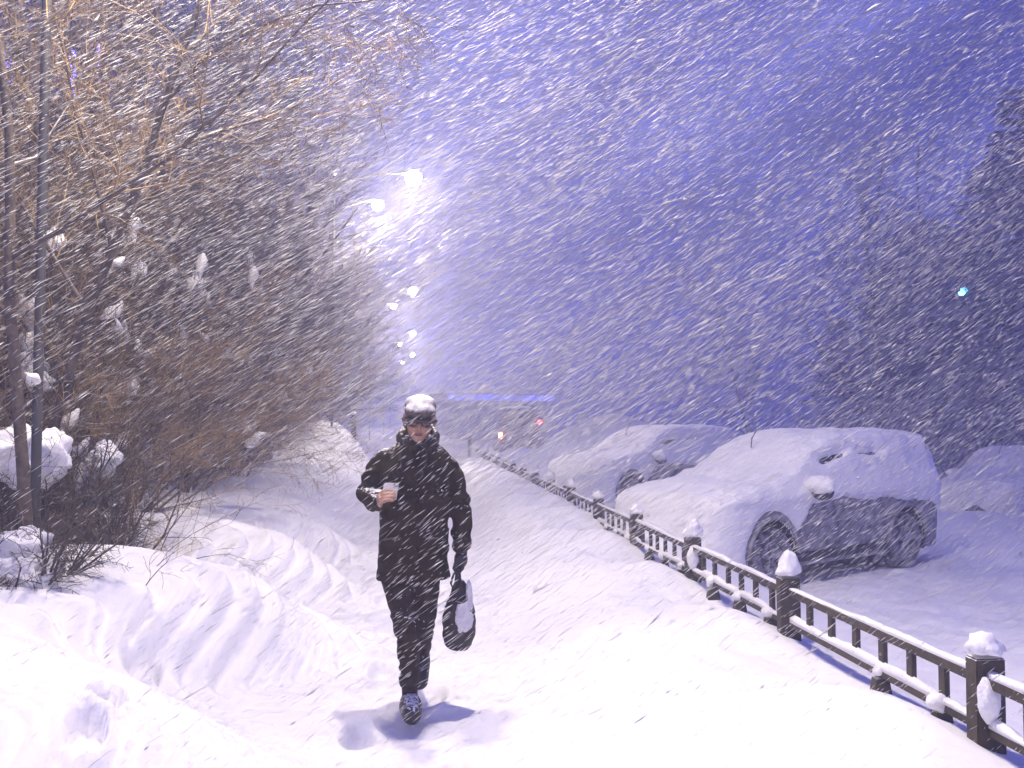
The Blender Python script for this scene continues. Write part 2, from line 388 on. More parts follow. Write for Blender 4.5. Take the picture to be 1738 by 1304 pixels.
# ------------------------------------------------------------------ fence
fence = empty('wooden_fence', (FX, FY0, 0), label='low dark wooden rail fence with snow-capped posts between walk and parked car', cat='fence')
rng = random.Random(11)
def lump(c, s, seed=0, n=3, amp=.25):
    amp *= 1.1
    bm = bmesh.new(); bmesh.ops.create_icosphere(bm, subdivisions=n, radius=1.0)
    for v in bm.verts:
        d = 1 + amp * mnoise.fractal(v.co * 1.5 + Vector((seed * 3.7, seed, 0)), 1.0, 2.0, 3)
        v.co = Vector((v.co.x * s[0] * d + c[0], v.co.y * s[1] * d + c[1], v.co.z * s[2] * d + c[2]))
    return bm
ZT, ZB = .475, .265
NB = 15
for i in range(-1, NB + 1):
    y = i * FS
    bm = bmesh.new(); lean = rng.uniform(-.012, .012)
    zt = .595; zb = -.35
    # plank post with a chamfered top
    box(bm, (0, y, (zt + zb) / 2), (.135, .085, zt - zb), .006)
    for v in bm.verts:
        if v.co.z > zt - .05: v.co.z -= abs(v.co.x) * .35
        v.co.x += lean * v.co.z
    po = bm_obj('post', bm, M['wood'], fence)
    hcap = [.08, .11, .14, .08, .07][i % 5] * rng.uniform(.8, 1.15)
    if i == 0: hcap = .07
    if i == 1: hcap = .13
    b = lump((.0, y, zt + hcap * .35), (.075, .065, hcap * .8), seed=i + 1, amp=.42)
    for v_ in b.verts:
        if v_.co.z < zt - .004: v_.co.z = zt - .004 - .15 * (zt - v_.co.z)
        t_ = max(0, (v_.co.z - zt) / hcap); v_.co.x *= 1.1 - .35 * t_
    bm_obj('snow_cap', b, M['snow_lump'], po, True)
    if i in (0, 2):
        b = lump((-.02, y - .055, .40), (.05, .035, .10), seed=i + 33, amp=.2); bm_obj('snow_clump', b, M['snow_lump'], po, True)
    if i == NB: break
    for nm, z, hgt, th in (('top_rail', ZT, .05, .052), ('bottom_rail', ZB, .042, .045)):
        bm = bmesh.new(); box(bm, (0, y + FS / 2, z), (th, FS - .085, hgt), .004)
        rl = bm_obj(nm, bm, M['wood'], fence)
        # snow lying along the rail, broken here and there
        n = 60 if i < 6 else 16
        rings = []
        for k in range(n + 1):
            yy = y + .05 + (FS - .10) * k / n
            h = (.018 if nm == 'top_rail' else .03) * (.3 + 1.4 * float(fbm(yy * 3.1 + i, z * 9 + 2))) * (0.35 + float(sst(.3, .5, vnoise(yy * 2.3, i * 3.1 + z * 7))))
            wv = .021 + .006 * float(vnoise(yy * 7, 3))
            rings.append([(-wv, yy, z + hgt / 2 - .004), (-wv * .9, yy, z + hgt / 2 + h * .7), (0, yy, z + hgt / 2 + h), (wv * .9, yy, z + hgt / 2 + h * .7), (wv, yy, z + hgt / 2 - .004)])
        v, f = ringloft(rings); mesh_obj('rail_snow', v, f, M['snow_lump'], rl)
    for k in range(6):
        yb = y + FS * (k + 1) / 7 + rng.uniform(-.02, .02)
        bm = bmesh.new(); box(bm, (.004, yb, (ZT + ZB) / 2), (.026, .055, ZT - ZB - .046), .003)
        bm_obj('baluster', bm, M['wood'], fence)
        if k in (0, 2, 4) and not (i == 0 and k == 4):
            # flared foot board under the lower rail
            bm = bmesh.new(); box(bm, (-.012, yb, ZB - .021 - .20), (.19, .11, .40), .004, taper=(.38, .5))
            ft = bm_obj('foot', bm, M['wood'], fence)
            if i < 8:
                sx = rng.uniform(.034, .055)
                b = lump((-.02, yb + rng.uniform(-.02, .02), ZB + .012), (sx, sx, sx * .8), seed=i * 7 + k, n=2, amp=.35)
                bm_obj('snow_clump', b, M['snow_lump'], ft, True)

# ------------------------------------------------------------------ vegetation
def tubes_mesh(name, branches, mat, parent, sides=3):
    V = []; F = []; o = 0; ang = np.arange(sides) * 2 * np.pi / sides; ca, sa = np.cos(ang), np.sin(ang)
    for P, rad in branches:
        P = np.asarray(P); n = len(P); T = np.gradient(P, axis=0); T /= np.linalg.norm(T, axis=1, keepdims=True) + 1e-9
        ref = np.array((0.31, .17, .93)) if abs(T[0, 2]) < .8 else np.array((.9, .2, .1))
        U = np.cross(T, ref); U /= np.linalg.norm(U, axis=1, keepdims=True) + 1e-9; W = np.cross(T, U)
        rad = np.asarray(rad)[:, None, None]
        ring = P[:, None, :] + rad * (U[:, None, :] * ca[None, :, None] + W[:, None, :] * sa[None, :, None])
        V.append(ring.reshape(-1, 3))
        ii = (np.arange(n - 1)[:, None] * sides + np.arange(sides)[None, :]); jj = (np.arange(n - 1)[:, None] * sides + (np.arange(sides)[None, :] + 1) % sides)
        F.append(np.stack([ii, jj, jj + sides, ii + sides], -1).reshape(-1, 4) + o); o += n * sides
    return mesh_obj(name, np.concatenate(V), np.concatenate(F), mat, parent)

def bend(rg, p, d, L, n, wig, up):
    P = [p]; d = d / np.linalg.norm(d)
    for i in range(n):
        d = d + rg.normal(0, wig, 3) + np.array((0, 0, up / n)); d /= np.linalg.norm(d)
        p = p + d * L / n; P.append(p)
    return np.array(P)
def side_dir(rg, t, spread):
    a = rg.normal(0, 1, 3); a -= t * a.dot(t); a /= np.linalg.norm(a) + 1e-9
    return t * math.cos(spread) + a * math.sin(spread)
def grow(rg, P, r, depth, spec, out):
    """spec[depth] = (count, length ratio, spread deg, wiggle, up, first fraction)"""
    if depth >= len(spec): return
    cnt, lr, spd, wig, up, f0 = spec[depth]
    L = np.linalg.norm(np.diff(P, axis=0), axis=1).sum(); n = len(P) - 1
    for k in range(cnt):
        f = f0 + (1 - f0) * (k + rg.rand()) / cnt; i = min(int(f * n), n - 1); q = P[i] + (P[i + 1] - P[i]) * (f * n - i)
        t = P[i + 1] - P[i]; t /= np.linalg.norm(t)
        l = L * lr * (1.15 - .6 * f) * rg.uniform(.6, 1.25); rr = max(r * (1 - .75 * f) * .55, .0021)
        m = (7, 6, 5, 4)[min(depth, 3)]
        C = bend(rg, q, side_dir(rg, t, R(spd) * rg.uniform(.6, 1.3)), l, m, wig, up)
        out[depth].append((C, np.linspace(rr, max(rr * .25, .0012), m + 1)))
        grow(rg, C, rr, depth + 1, spec, out)

def snow_pad(rg, C, s, seed):
    """snow lodged along a stretch of branch"""
    n = len(C); i = rg.randint(0, max(1, n - 3)); Q = [Vector(C[min(i + k, n - 1)]) for k in range(3)]
    P = [Q[0].lerp(Q[1], t) for t in (0, .33, .66)] + [Q[1].lerp(Q[2], t) for t in (0, .4, .7)]
    c_ = P[2]; ln = (P[-1] - P[0]).length; k_ = min(1, s * rg.uniform(3.0, 4.5) / max(ln, 1e-3)); P = [c_ + (p - c_) * k_ + Vector((0, 0, s * .45)) for p in P]
    rad = [s * f * rg.uniform(.7, 1.15) for f in (.35, .75, 1.0, .9, .65, .3)]
    v, f = tube(P, rad, 12)
    v = [tuple(Vector(p) + Vector((mnoise.noise(Vector(p) * 7), mnoise.noise(Vector(p) * 7 + Vector((9, 0, 0))), mnoise.noise(Vector(p) * 7 + Vector((0, 9, 0))))) * s * .8) for p in v]
    return v, f

def make_tree(name, seed, H, r0, spec, lean=(0, 0), dark=False, nclump=5, wig=.05, tm='bark', crown_fix=None):
    rg = np.random.RandomState(seed); root = empty(name)
    T = bend(rg, np.array((0, 0, -.3)), np.array((lean[0], lean[1], 1.0)), H, 14, wig, .12)
    out = [[] for _ in spec]; grow(rg, T, r0, 0, spec, out)
    tubes_mesh('trunk', [(T, np.linspace(r0, r0 * .2, len(T)))], M[tm], root, 9)
    tubes_mesh('limbs', out[0], M[tm], root, 5)
    br = [b for l in out[1:] for b in l]
    tubes_mesh('crown', br, M['twig_dark' if dark else 'twig'], root, 3)
    for k in range(nclump):
        C = out[0][rg.randint(len(out[0]) // 2)][0]
        mesh_obj('snow_clump', *snow_pad(rg, C, rg.uniform(.035, .065), seed * 10 + k), M['snow_lump'], root)
    return root
def make_shrub(name, seed, H, nst, spec, spread=40, dark=False, nclump=5, r0=.016, csize=(.06, .14), wig=.10):
    rg = np.random.RandomState(seed); root = empty(name); out = [[] for _ in spec]; stems = []
    for k in range(nst):
        a = rg.rand() * 6.28; sp = R(spread) * math.sqrt(rg.rand()); d = np.array((math.sin(sp) * math.cos(a), math.sin(sp) * math.sin(a), math.cos(sp)))
        b = np.array((math.cos(a) * .18 * rg.rand(), math.sin(a) * .18 * rg.rand(), -.15)); r = r0 * rg.uniform(.6, 1.1)
        P = bend(rg, b, d, H * rg.uniform(.6, 1.05), 9, wig, -.05); stems.append((P, np.linspace(r, r * .2, 10))); grow(rg, P, r, 0, spec, out)
    tubes_mesh('stems', stems, M['bark'], root, 6)
    tubes_mesh('twigs', [b for l in out for b in l], M['twig_dark' if dark else 'twig'], root, 3)
    for k in range(nclump):
        P = stems[rg.randint(nst)][0][3:] if k % 2 else out[0][rg.randint(len(out[0]))][0]
        mesh_obj('snow_clump', *snow_pad(rg, P, rg.uniform(*csize) * .62, seed * 10 + k), M['snow_lump'], root)
    return root

TALL = [(26, .36, 50, .10, .25, .12), (9, .42, 42, .12, .15, .15), (6, .48, 42, .14, .05, .1), (2, .5, 40, .15, 0, .2)]
SHR = [(8, .45, 38, .13, .15, .12), (7, .5, 42, .15, .1, .1), (4, .55, 42, .18, 0, .1)]
place = []
# nearest slim tree whose trunk stands dark against the bush
near_tree = make_tree('bare_tree', 21, 7.5, .044, [(13, .40, 50, .10, .2, .22), (12, .42, 42, .14, .1, .15), (8, .5, 42, .17, 0, .1), (4, .5, 40, .18, 0, .15)], lean=(0.0, 0), nclump=0, wig=.07)
near_tree.location = (-2.46, 6.05, gz(-2.46, 6.05)); tag(near_tree, 'slim dark-trunked bare tree nearest the viewer at the edge of the thicket', 'tree', 'bare trees and bushes left of the walk')
leaner = make_tree('bare_tree', 22, 7.0, .048, [(12, .38, 50, .10, .2, .3), (12, .42, 42, .14, .1, .15), (8, .5, 42, .17, 0, .1), (4, .5, 40, .18, 0, .15)], lean=(.36, -.10), nclump=0, wig=.05)
leaner.location = (-3.25, 7.6, gz(-3.2, 7.6)); tag(leaner, 'slender bare tree leaning right behind the nearest dark trunk', 'tree', 'bare trees and bushes left of the walk')
tA = make_tree('bare_tree', 1, 8.5, .07, TALL, nclump=1)
tB = make_tree('bare_tree', 2, 7.2, .06, TALL, lean=(.2, 0), nclump=1)
tC = make_tree('bare_tree', 3, 9.5, .08, TALL, lean=(-.05, .1), dark=True, nclump=0)
sA = make_shrub('bare_bush', 4, 3.6, 16, SHR, nclump=9)
sB = make_shrub('bare_bush', 5, 2.9, 18, SHR, spread=50, nclump=10)
sC = make_shrub('bare_bush', 6, 4.6, 16, SHR, dark=True, spread=32, nclump=9)
for o_ in (tA, tB, tC, sA, sB, sC): KIDS[o_.name] = children(o_)
used = set()
def put(src, x, y, rz, sc, label, cat):
    o = src if src.name not in used else copy_tree(src)
    used.add(src.name); o.location = (x, y, gz(x, y) - .05); o.rotation_euler = (0, 0, rz); o.scale = (sc, sc, sc)
    tag(o, label, cat, 'bare trees and bushes left of the walk'); return o
ORD = 'first second third fourth fifth sixth seventh eighth ninth tenth eleventh twelfth'.split()
LB = 'bare twiggy bush with clots of snow in the thicket left of the walk'
LT = 'bare leafless tree with blown snow in the thicket left of the walk'
rg = random.Random(4)
for x, y, s, k in ((-4.4, 9.0, 1.1, sC), (-4.1, 10.2, 1.15, sC), (-4.6, 12.4, 1.3, sC), (-3.7, 13.2, 1.15, sC), (-4.0, 16.6, 1.4, sC), (-3.5, 21.4, 1.4, sC), (-3.6, 26, 1.4, sC), (-3.55, 7.7, .85, sB), (-4.6, 7.6, 1.0, sA), (-3.3, 8.6, .95, sA), (-4.9, 9.6, 1.05, sC), (-3.2, 10.2, 1.0, sB), (-4.0, 11.4, 1.1, sC), (-3.1, 12.4, 1.05, sA),
                   (-3.8, 14.0, 1.1, sB), (-3.0, 15.4, 1.1, sC), (-3.3, 17.8, 1.15, sA), (-3.3, 19.0, 1.1, sC), (-4.2, 23.0, 1.2, sB), (-6.2, 11.5, 1.2, sC), (-6.5, 8.8, 1.1, sA), (-3.2, 30, 1.2, sC), (-3.0, 36, 1.2, sA)):
    nb = len([o for o in bpy.data.objects if 'along the drift edge' in str(o.get('label', ''))])
    put(k, x, y, rg.uniform(0, 6.28), s, LB if x < -3.4 else ORD[nb] + ' bare twiggy bush along the drift edge counted from the nearest', 'bush')
for x, y, s, k in ((-4.6, 8.3, .9, tA), (-3.9, 10.0, .85, tB), (-5.6, 10.8, 1.05, tC), (-4.3, 12.6, 1.0, tA), (-3.6, 14.8, 1.0, tC), (-5.4, 15.0, 1.15, tB), (-3.4, 17.2, 1.05, tA), (-4.6, 18.6, 1.2, tC),
                   (-3.9, 20.6, 1.1, tB), (-4.2, 23.0, 1.2, tC), (-3.6, 27.5, 1.05, tA), (-4.0, 29.0, 1.2, tC), (-3.0, 33.0, 1.1, tB), (-3.6, 39.0, 1.2, tC), (-3.0, 46.0, 1.2, tA), (-7.6, 12.5, 1.15, tC), (-7.4, 17.0, 1.3, tC), (-6.6, 21.5, 1.3, tC), (-6.8, 28, 1.3, tC), (-3.4, 54.0, 1.3, tC),
                   (-4.9, 9.2, .95, tC), (-4.3, 11.0, 1.0, tC), (-4.0, 13.2, 1.1, tC), (-3.8, 16.0, 1.15, tC), (-4.9, 13.8, 1.2, tA), (-3.6, 19.0, 1.15, tC), (-3.5, 21.8, 1.25, tC), (-4.0, 24.6, 1.25, tC), (-5.8, 25, 1.4, tC), (-5.6, 18, 1.3, tC)):
    put(k, x, y, rg.uniform(0, 6.28), s, LT, 'tree')
# low shoots coming out of the snow
low = make_shrub('dead_shoots', 31, .9, 6, [(4, .45, 40, .14, .0, .3), (3, .5, 42, .15, 0, .2)], spread=68, nclump=0, r0=.006, wig=.14)
p = solve_ground(190, 985); low.location = (p.x, p.y, p.z); tag(low, 'few thin dry shoots poking out of the drift in front of the thicket', 'shoots')
low2 = make_shrub('dead_shoots', 32, 1.3, 10, [(5, .45, 40, .14, .0, .2), (3, .5, 42, .15, 0, .2)], spread=62, nclump=1, r0=.006, wig=.12)
p = solve_ground(225, 950); low2.location = (p.x, p.y, p.z); tag(low2, 'tangle of dry shoots spreading right over the drift below the thicket', 'shoots')

# snow-laden shrubs at the left edge
def laden(label, caps, base, H, seed):
    rt_ = empty('snow_laden_shrub', base, label=label, cat='shrub'); rg_ = np.random.RandomState(seed); B = Vector(base)
    st = []; out = [[], []]
    for k in range(46):
        a = rg_.rand() * 6.28; sp = R(34) * math.sqrt(rg_.rand())
        P = bend(rg_, np.array((math.cos(a) * .22 * rg_.rand(), math.sin(a) * .22 * rg_.rand(), -.2)), np.array((math.sin(sp) * math.cos(a), math.sin(sp) * math.sin(a), math.cos(sp))), H * rg_.uniform(.5, 1.0), 8, .12, 0)
        st.append((P, np.linspace(.012, .004, 9))); grow(rg_, P, .012, 0, [(9, .38, 48, .16, -.2, .05), (7, .5, 48, .2, -.3, .1)], out)
    tubes_mesh('stems', st, M['bark'], rt_, 5); tubes_mesh('twigs', out[0] + out[1], M['twig_dark'], rt_, 3)
    for k, (c, s) in enumerate(caps):
        c = Vector(c) - B
        bm_obj('snow_cap', lump(tuple(c), s, seed + k, 4, .38), M['snow_lump'], rt_, True)
b1 = at(55, 1010, 6.7); b1.z = gz(b1.x, b1.y)
laden('dark evergreen shrub under a broad snow cushion at the left edge', [(at(22, 768, 6.5), (.20, .16, .17)), (at(82, 775, 6.5), (.15, .16, .19)), (at(52, 795, 6.6), (.24, .18, .14))], tuple(b1), 1.35, 51)
b2 = at(30, 1085, 5.6); b2.z = gz(b2.x, b2.y)
laden('squat dark shrub plastered with greyish snow at the foot of the nearest trunk', [(at(40, 935, 5.6), (.16, .14, .14)), (at(50, 975, 5.55), (.17, .15, .14)), (at(0, 975, 5.6), (.20, .14, .19))], tuple(b2), .85, 52)
b3 = at(58, 900, 8.2); b3.z = gz(b3.x, b3.y)
laden('tall dark shrub topped by a rounded head of snow', [(at(50, 580, 8.2), (.09, .09, .10)), (at(52, 625, 8.2), (.14, .12, .16)), (at(70, 650, 8.1), (.11, .10, .10))], tuple(b3), 2.1, 53)
b4 = at(170, 900, 7.3); b4.z = gz(b4.x, b4.y)
laden('dark shrub with a pointed snow hood right of the nearest trunk', [(at(178, 778, 7.2), (.12, .12, .13)), (at(145, 825, 7.3), (.09, .1, .22))], tuple(b4), 1.3, 54)

# trees on the far side of the road
darkR = []
for i, (x, y, s, k) in enumerate(((20.5, 26, 1.25, tC), (17.5, 31, 1.3, tC), (23.5, 30, 1.5, tA), (19.5, 36, 1.5, tC), (24.0, 38, 1.6, tC), (16.0, 40, 1.25, tB), (27, 34, 1.6, tC))):
    o = put(k, x, y, rg.uniform(0, 6.28), s, 'tall bare tree standing dark beyond the parked car across the road', 'tree'); o['group'] = 'bare trees across the road'

def make_spruce(seed, H=11.0):
    rg_ = np.random.RandomState(seed); root = empty('spruce_tree')
    T = bend(rg_, np.array((0, 0, -.3)), np.array((0, 0, 1.0)), H, 12, .01, .1); tubes_mesh('trunk', [(T, np.linspace(.16, .02, 13))], M['bark'], root, 8)
    br = []; V = []; F = []; o = 0
    for k in range(150):
        f = .06 + .92 * k / 150; z = f * H; a = k * 2.4 + rg_.rand(); l = (1 - f) ** .8 * H * .30 * rg_.uniform(.7, 1.1) + .25
        d = np.array((math.cos(a), math.sin(a), -.28 + .5 * f)); C = bend(rg_, np.array((0, 0, z)), d, l, 6, .05, .05); br.append((C, np.linspace(.02, .004, 7)))
        tdir = np.array((-math.sin(a), math.cos(a), 0))
        m = int(40 + 60 * l / 3); tt = rg_.rand(m) ** .7; ii = np.minimum((tt * 6).astype(int), 5); q = C[ii] + (C[ii + 1] - C[ii]) * (tt * 6 - ii)[:, None]
        sd = rg_.choice([-1, 1], m)[:, None]; ll = rg_.uniform(.12, .34, m)[:, None]; dn = d / np.linalg.norm(d)
        e = q + (dn * .6 + tdir * sd * rg_.uniform(.3, 1, (m, 1)) + np.array((0, 0, -1)) * rg_.uniform(.1, .7, (m, 1))) * ll
        w_ = np.cross(e - q, rg_.normal(0, 1, (m, 3))); w_ = w_ / (np.linalg.norm(w_, axis=1, keepdims=True) + 1e-9) * .030
        V.append(np.stack([q - w_ * .6, q + w_ * .6, (q + e) / 2 + w_, e, (q + e) / 2 - w_], 1).reshape(-1, 3))
        b = np.arange(m)[:, None] * 5 + o; F.append(np.concatenate([b + np.array((0, 1, 2)), b + np.array((0, 2, 4)), b + np.array((4, 2, 3))])); o += m * 5
    tubes_mesh('boughs', br, M['bark'], root, 4)
    mesh_obj('crown', np.concatenate(V), np.concatenate(F), M['needles'], root)
    return root
M['needles'] = pmat('snow_dusted_needles', (.012, .016, .014), rough=.8, var=.5, vscale=2, snow=(1.15, 1.5, 1.2, .8))
sp1 = make_spruce(61); sp2 = make_spruce(62, 9.0)
for o_ in (sp1, sp2): KIDS[o_.name] = children(o_)
SPR = [(1725, 22, 1.0, sp1), (1640, 25, .86, sp2), (1735, 30, 1.35, sp1), (1560, 29, .84, sp1), (1480, 33, .92, sp2), (1665, 36, 1.25, sp1), (1590, 40, 1.2, sp2), (1400, 38, .75, sp2), (1520, 44, 1.15, sp1)]
for i, (px, d, sc, k) in enumerate(SPR):
    d *= 1.45; sc *= 1.30; p = at(px + 25, 700, d); o = k if k.name not in used else copy_tree(k); used.add(k.name)
    o.location = (p.x, p.y, gz(p.x, p.y)); o.rotation_euler = (0, 0, rg.uniform(0, 6)); o.scale = (sc * 1.15, sc * 1.15, sc)
    tag(o, 'dark spruce across the road, one of the dim row behind the parked cars', 'tree', 'dark spruces across the road')

# ------------------------------------------------------------------ cars buried in snow
def interp(x, pts):
    xs = [p[0] for p in pts]; ys = [p[1] for p in pts]
    return np.interp(x, xs, ys)
def car_shell(off, Hp, W0, L, zbot, nx_=110, nt_=60, noise_amp=0, seed=0, sideprof=None, ext=(0, 0)):
    """grid of body points: rows along the length, columns over the cross-section"""
    xs = np.concatenate([np.linspace(0, .3, 12)[:-1], np.linspace(.3, L - .3, nx_), np.linspace(L - .3, L, 12)[1:]])
    P = np.zeros((len(xs), 2 * nt_ + 1, 3))
    for i, x in enumerate(xs):
        H = float(interp(x, Hp)) + off
        e0 = min(1, x / .34); e1 = min(1, (L - x) / .34)
        Wd = (W0 + off) * (.72 + .28 * math.sqrt(max(0, 1 - (1 - e0) ** 2))) * (.80 + .20 * math.sqrt(max(0, 1 - (1 - e1) ** 2)))
        belt = min(.96, H - .12); cab = max(0, H - off - .98)
        pts = []
        for k in range(nt_ + 1):
            t = k / nt_
            if t < .42:
                q = t / .42; z = zbot + (belt - zbot) * q; y = Wd * (1 - .05 * (1 - q) ** 2 - .02 * q ** 3)
            else:
                q = (t - .42) / .58
                if cab > .05:
                    cw = min(1, cab / .5); yt = Wd * (.98 - .19 * cw)
                    if q < .5: a = q / .5; y = Wd * .98 + (yt - Wd * .98) * a; z = belt + (H - .10 - belt) * a
                    else:
                        a = (q - .5) / .5 * math.pi / 2; y = yt * (1 - (1 - math.cos(a)) ** 1.0) if False else yt * max(0, math.cos(a)) ** .55; z = H - .10 + .10 * math.sin(a) ** 1.0
                else:
                    a = q * math.pi / 2; y = Wd * .98 * max(0, math.cos(a)) ** .6; z = belt + (H - belt) * math.sin(a)
            pts.append((y, z))
        for k, (y, z) in enumerate(pts):
            P[i, k] = (x - L * 0, -y, z); P[i, 2 * nt_ - k] = (x, y, z)
    P[:, :, 0] = np.where(P[:, :, 0] < L / 2, P[:, :, 0] - off * np.clip(1 - P[:, :, 0] / .5, 0, 1), P[:, :, 0] + off * np.clip(1 - (L - P[:, :, 0]) / .5, 0, 1))
    return P
def grid_mesh(name, P, keep, mat, parent, caps=True, thick=0):
    a, b, _ = P.shape; id_ = np.arange(a * b).reshape(a, b)
    q = np.stack([id_[:-1, :-1], id_[:-1, 1:], id_[1:, 1:], id_[1:, :-1]], -1)
    C = (P[:-1, :-1] + P[1:, 1:]) / 2
    f = [tuple(int(t) for t in q[i, j]) for i in range(a - 1) for j in range(b - 1) if keep(C[i, j])]
    if caps:
        f.append(tuple(int(t) for t in id_[0, ::-1])); f.append(tuple(int(t) for t in id_[-1]))
    bm = bmesh.new(); vs = [bm.verts.new(p) for p in P.reshape(-1, 3)]
    for t in f:
        try: bm.faces.new([vs[k] for k in t])
        except ValueError: pass
    bmesh.ops.delete(bm, geom=[v for v in bm.verts if not v.link_faces], context='VERTS')
    bmesh.ops.recalc_face_normals(bm, faces=bm.faces[:])
    if thick: bmesh.ops.solidify(bm, geom=bm.faces[:], thickness=thick)
    return bm_obj(name, bm, mat, parent, True)

CL, CW = 4.25, .87
HB = [(0, .62), (.08, .78), (.25, .92), (1.0, 1.06), (1.25, 1.14), (1.95, 1.56), (2.3, 1.63), (3.5, 1.62), (3.95, 1.55), (4.17, 1.25), (4.25, .98)]
HS = [(0, .80), (.12, .97), (.4, 1.05), (.9, 1.10), (1.3, 1.23), (1.7, 1.47), (1.95, 1.58), (2.25, 1.645), (3.55, 1.64), (3.95, 1.60), (4.15, 1.38), (4.25, 1.05)]
XF, XR, WR = .87, 3.40, .33
def make_car(root, snow_low=False):
    cut = lambda c, r: any((c[0] - x) ** 2 + (c[2] - .36) ** 2 < r * r for x in (XF, XR)) and abs(c[1]) > .55
    P = car_shell(0, HB, CW, CL, .22)
    grid_mesh('body', P, lambda c: not cut(c, .395), M['carpaint'], root)
    bm = bmesh.new(); box(bm, (CL / 2, 0, .30), (CL - .5, CW * 1.86, .16), .02)
    for x in (XF, XR): pass
    # inner wheel housings
    under = bm_obj('underbody', bm, M['plastic'], root)
    for x in (XF, XR):
        for s in (-1, 1):
            rings = []
            for yy in (CW * .97, CW * .60):
                rings.append([(x + .40 * math.cos(a), s * yy, .36 + .40 * math.sin(a)) for a in np.linspace(-.4, math.pi + .4, 24)])
            n = 24; v = rings[0] + rings[1] + [(x, s * CW * .60, .36)]
            f = [(k, k + 1, n + k + 1, n + k) for k in range(n - 1)] + [(n + k, n + k + 1, 2 * n) for k in range(n - 1)]
            ho = mesh_obj('wheel_housing', v, f, M['plastic'], root)
            # snow-dusted lip
            v, f = tube([(x + .41 * math.cos(a), s * (CW - .012), .36 + .41 * math.sin(a)) for a in np.linspace(.05, math.pi - .05, 20)], .028, 8)
            mesh_obj('wheel_arch', v, f, M['carpaint'], root)
            wh = empty('wheel'); wh.parent = root; wh.location = (x, s * (CW - .12), WR)
            prof = [(.19, -.09), (.27, -.10), (.315, -.085), (WR, -.06), (WR, .06), (.315, .085), (.27, .10), (.19, .09)]
            rr = []
            for a in np.linspace(0, 2 * math.pi, 37)[:-1]: rr.append([(r * math.cos(a), yy, r * math.sin(a)) for r, yy in prof])
            rr.append(rr[0]); v, f = ringloft(rr[:-1] + [rr[0]], cap=False); mesh_obj('tyre', v, f, M['rubber'], wh)
            bm = bmesh.new()
            for k in range(5):
                a = k * 2 * math.pi / 5 + .3
                box(bm, (.105 * math.cos(a), s * .05, .105 * math.sin(a)), (.19, .03, .055), .006, Matrix.Rotation(-a, 4, 'Y'))
            b2 = bmesh.new(); bmesh.ops.create_cone(b2, cap_ends=True, segments=28, radius1=.20, radius2=.20, depth=.09)
            bmesh.ops.rotate(b2, cent=(0, 0, 0), matrix=Matrix.Rotation(R(90), 3, 'X'), verts=b2.verts[:]); t = bpy.data.meshes.new('t'); b2.to_mesh(t); b2.free(); bm.from_mesh(t)
            bm_obj('rim', bm, M['alloy'], wh)
    # side glass, only its top edge peeps out of the snow
    for s in (-1, 1):
        for x0, x1, nm in ((1.78, 2.42, 'front'), (2.52, 3.22, 'rear')):
            bm = bmesh.new(); box(bm, ((x0 + x1) / 2, s * (CW * .865), 1.27), (x1 - x0, .03, .42), .01, Matrix.Rotation(R(s * 21), 4, 'X'))
            bm_obj('side_window', bm, M['glass'], root)
        # mirror
        mr_ = mesh_obj('wing_mirror', *merge([ellip((1.50, s * (CW + .14), 1.03), (.08, .15, .10)), tube([(1.56, s * .80, .97), (1.53, s * (CW + .06), .98)], .035, 8)]), M['plastic'], root)
        bm_obj('snow_cap', lump((1.48, s * (CW + .13), 1.10), (.12, .19, .105), 5 + s, 3, .10), M['snow_lump'], mr_, True)
    for s in (-1, 1):
        bm = bmesh.new(); box(bm, (2.15, s * (CW + .012), .80), (.16, .03, .03), .008); bm_obj('door_handle', bm, M['carpaint'], root)
        bm = bmesh.new(); box(bm, (2.1, s * (CW - .005), .32), (1.75, .05, .10), .02); bm_obj('sill_trim', bm, M['plastic'], root)
        bm = bmesh.new(); box(bm, (4.16, s * .70, .92), (.10, .20, .34), .03); bm_obj('tail_light', bm, M['offlens'], root)
        bm = bmesh.new(); box(bm, (.045, s * .58, .66), (.14, .30, .15), .03); bm_obj('headlight', bm, M['glass'], root)
    # snow shell
    Q = car_shell(.055, HS, CW, CL, .22, 110, 60)
    Z = Q.copy()
    for i in range(Q.shape[0]):
        for j in range(Q.shape[1]):
            c = Vector(Q[i, j]); nn = mnoise.fractal(c * 1.6, 1.0, 2.0, 3) * .030 + mnoise.fractal(c * 7, 1.0, 2.0, 3) * .014
            top = 1.0 if c.z > .98 else .5
            k = nn * top
            Z[i, j, 2] += k; Z[i, j, 1] += math.copysign(k, c.y) * .9 if abs(c.y) > .5 else 0
            if c.z < 1.0 and abs(c.y) > .6:   # thin crust where the side is vertical
                Z[i, j, 1] -= math.copysign(.03 * float(sst(1.0, .86, c.z)), c.y)
    def ell(x, z, cx, cz, rx, rz, tilt=0):
        dx, dz = x - cx, z - cz; ct, st_ = math.cos(tilt), math.sin(tilt); u_ = dx * ct + dz * st_; w_ = -dx * st_ + dz * ct
        return (math.sqrt((u_ / rx) ** 2 + (w_ / rz) ** 2) - 1) * rz
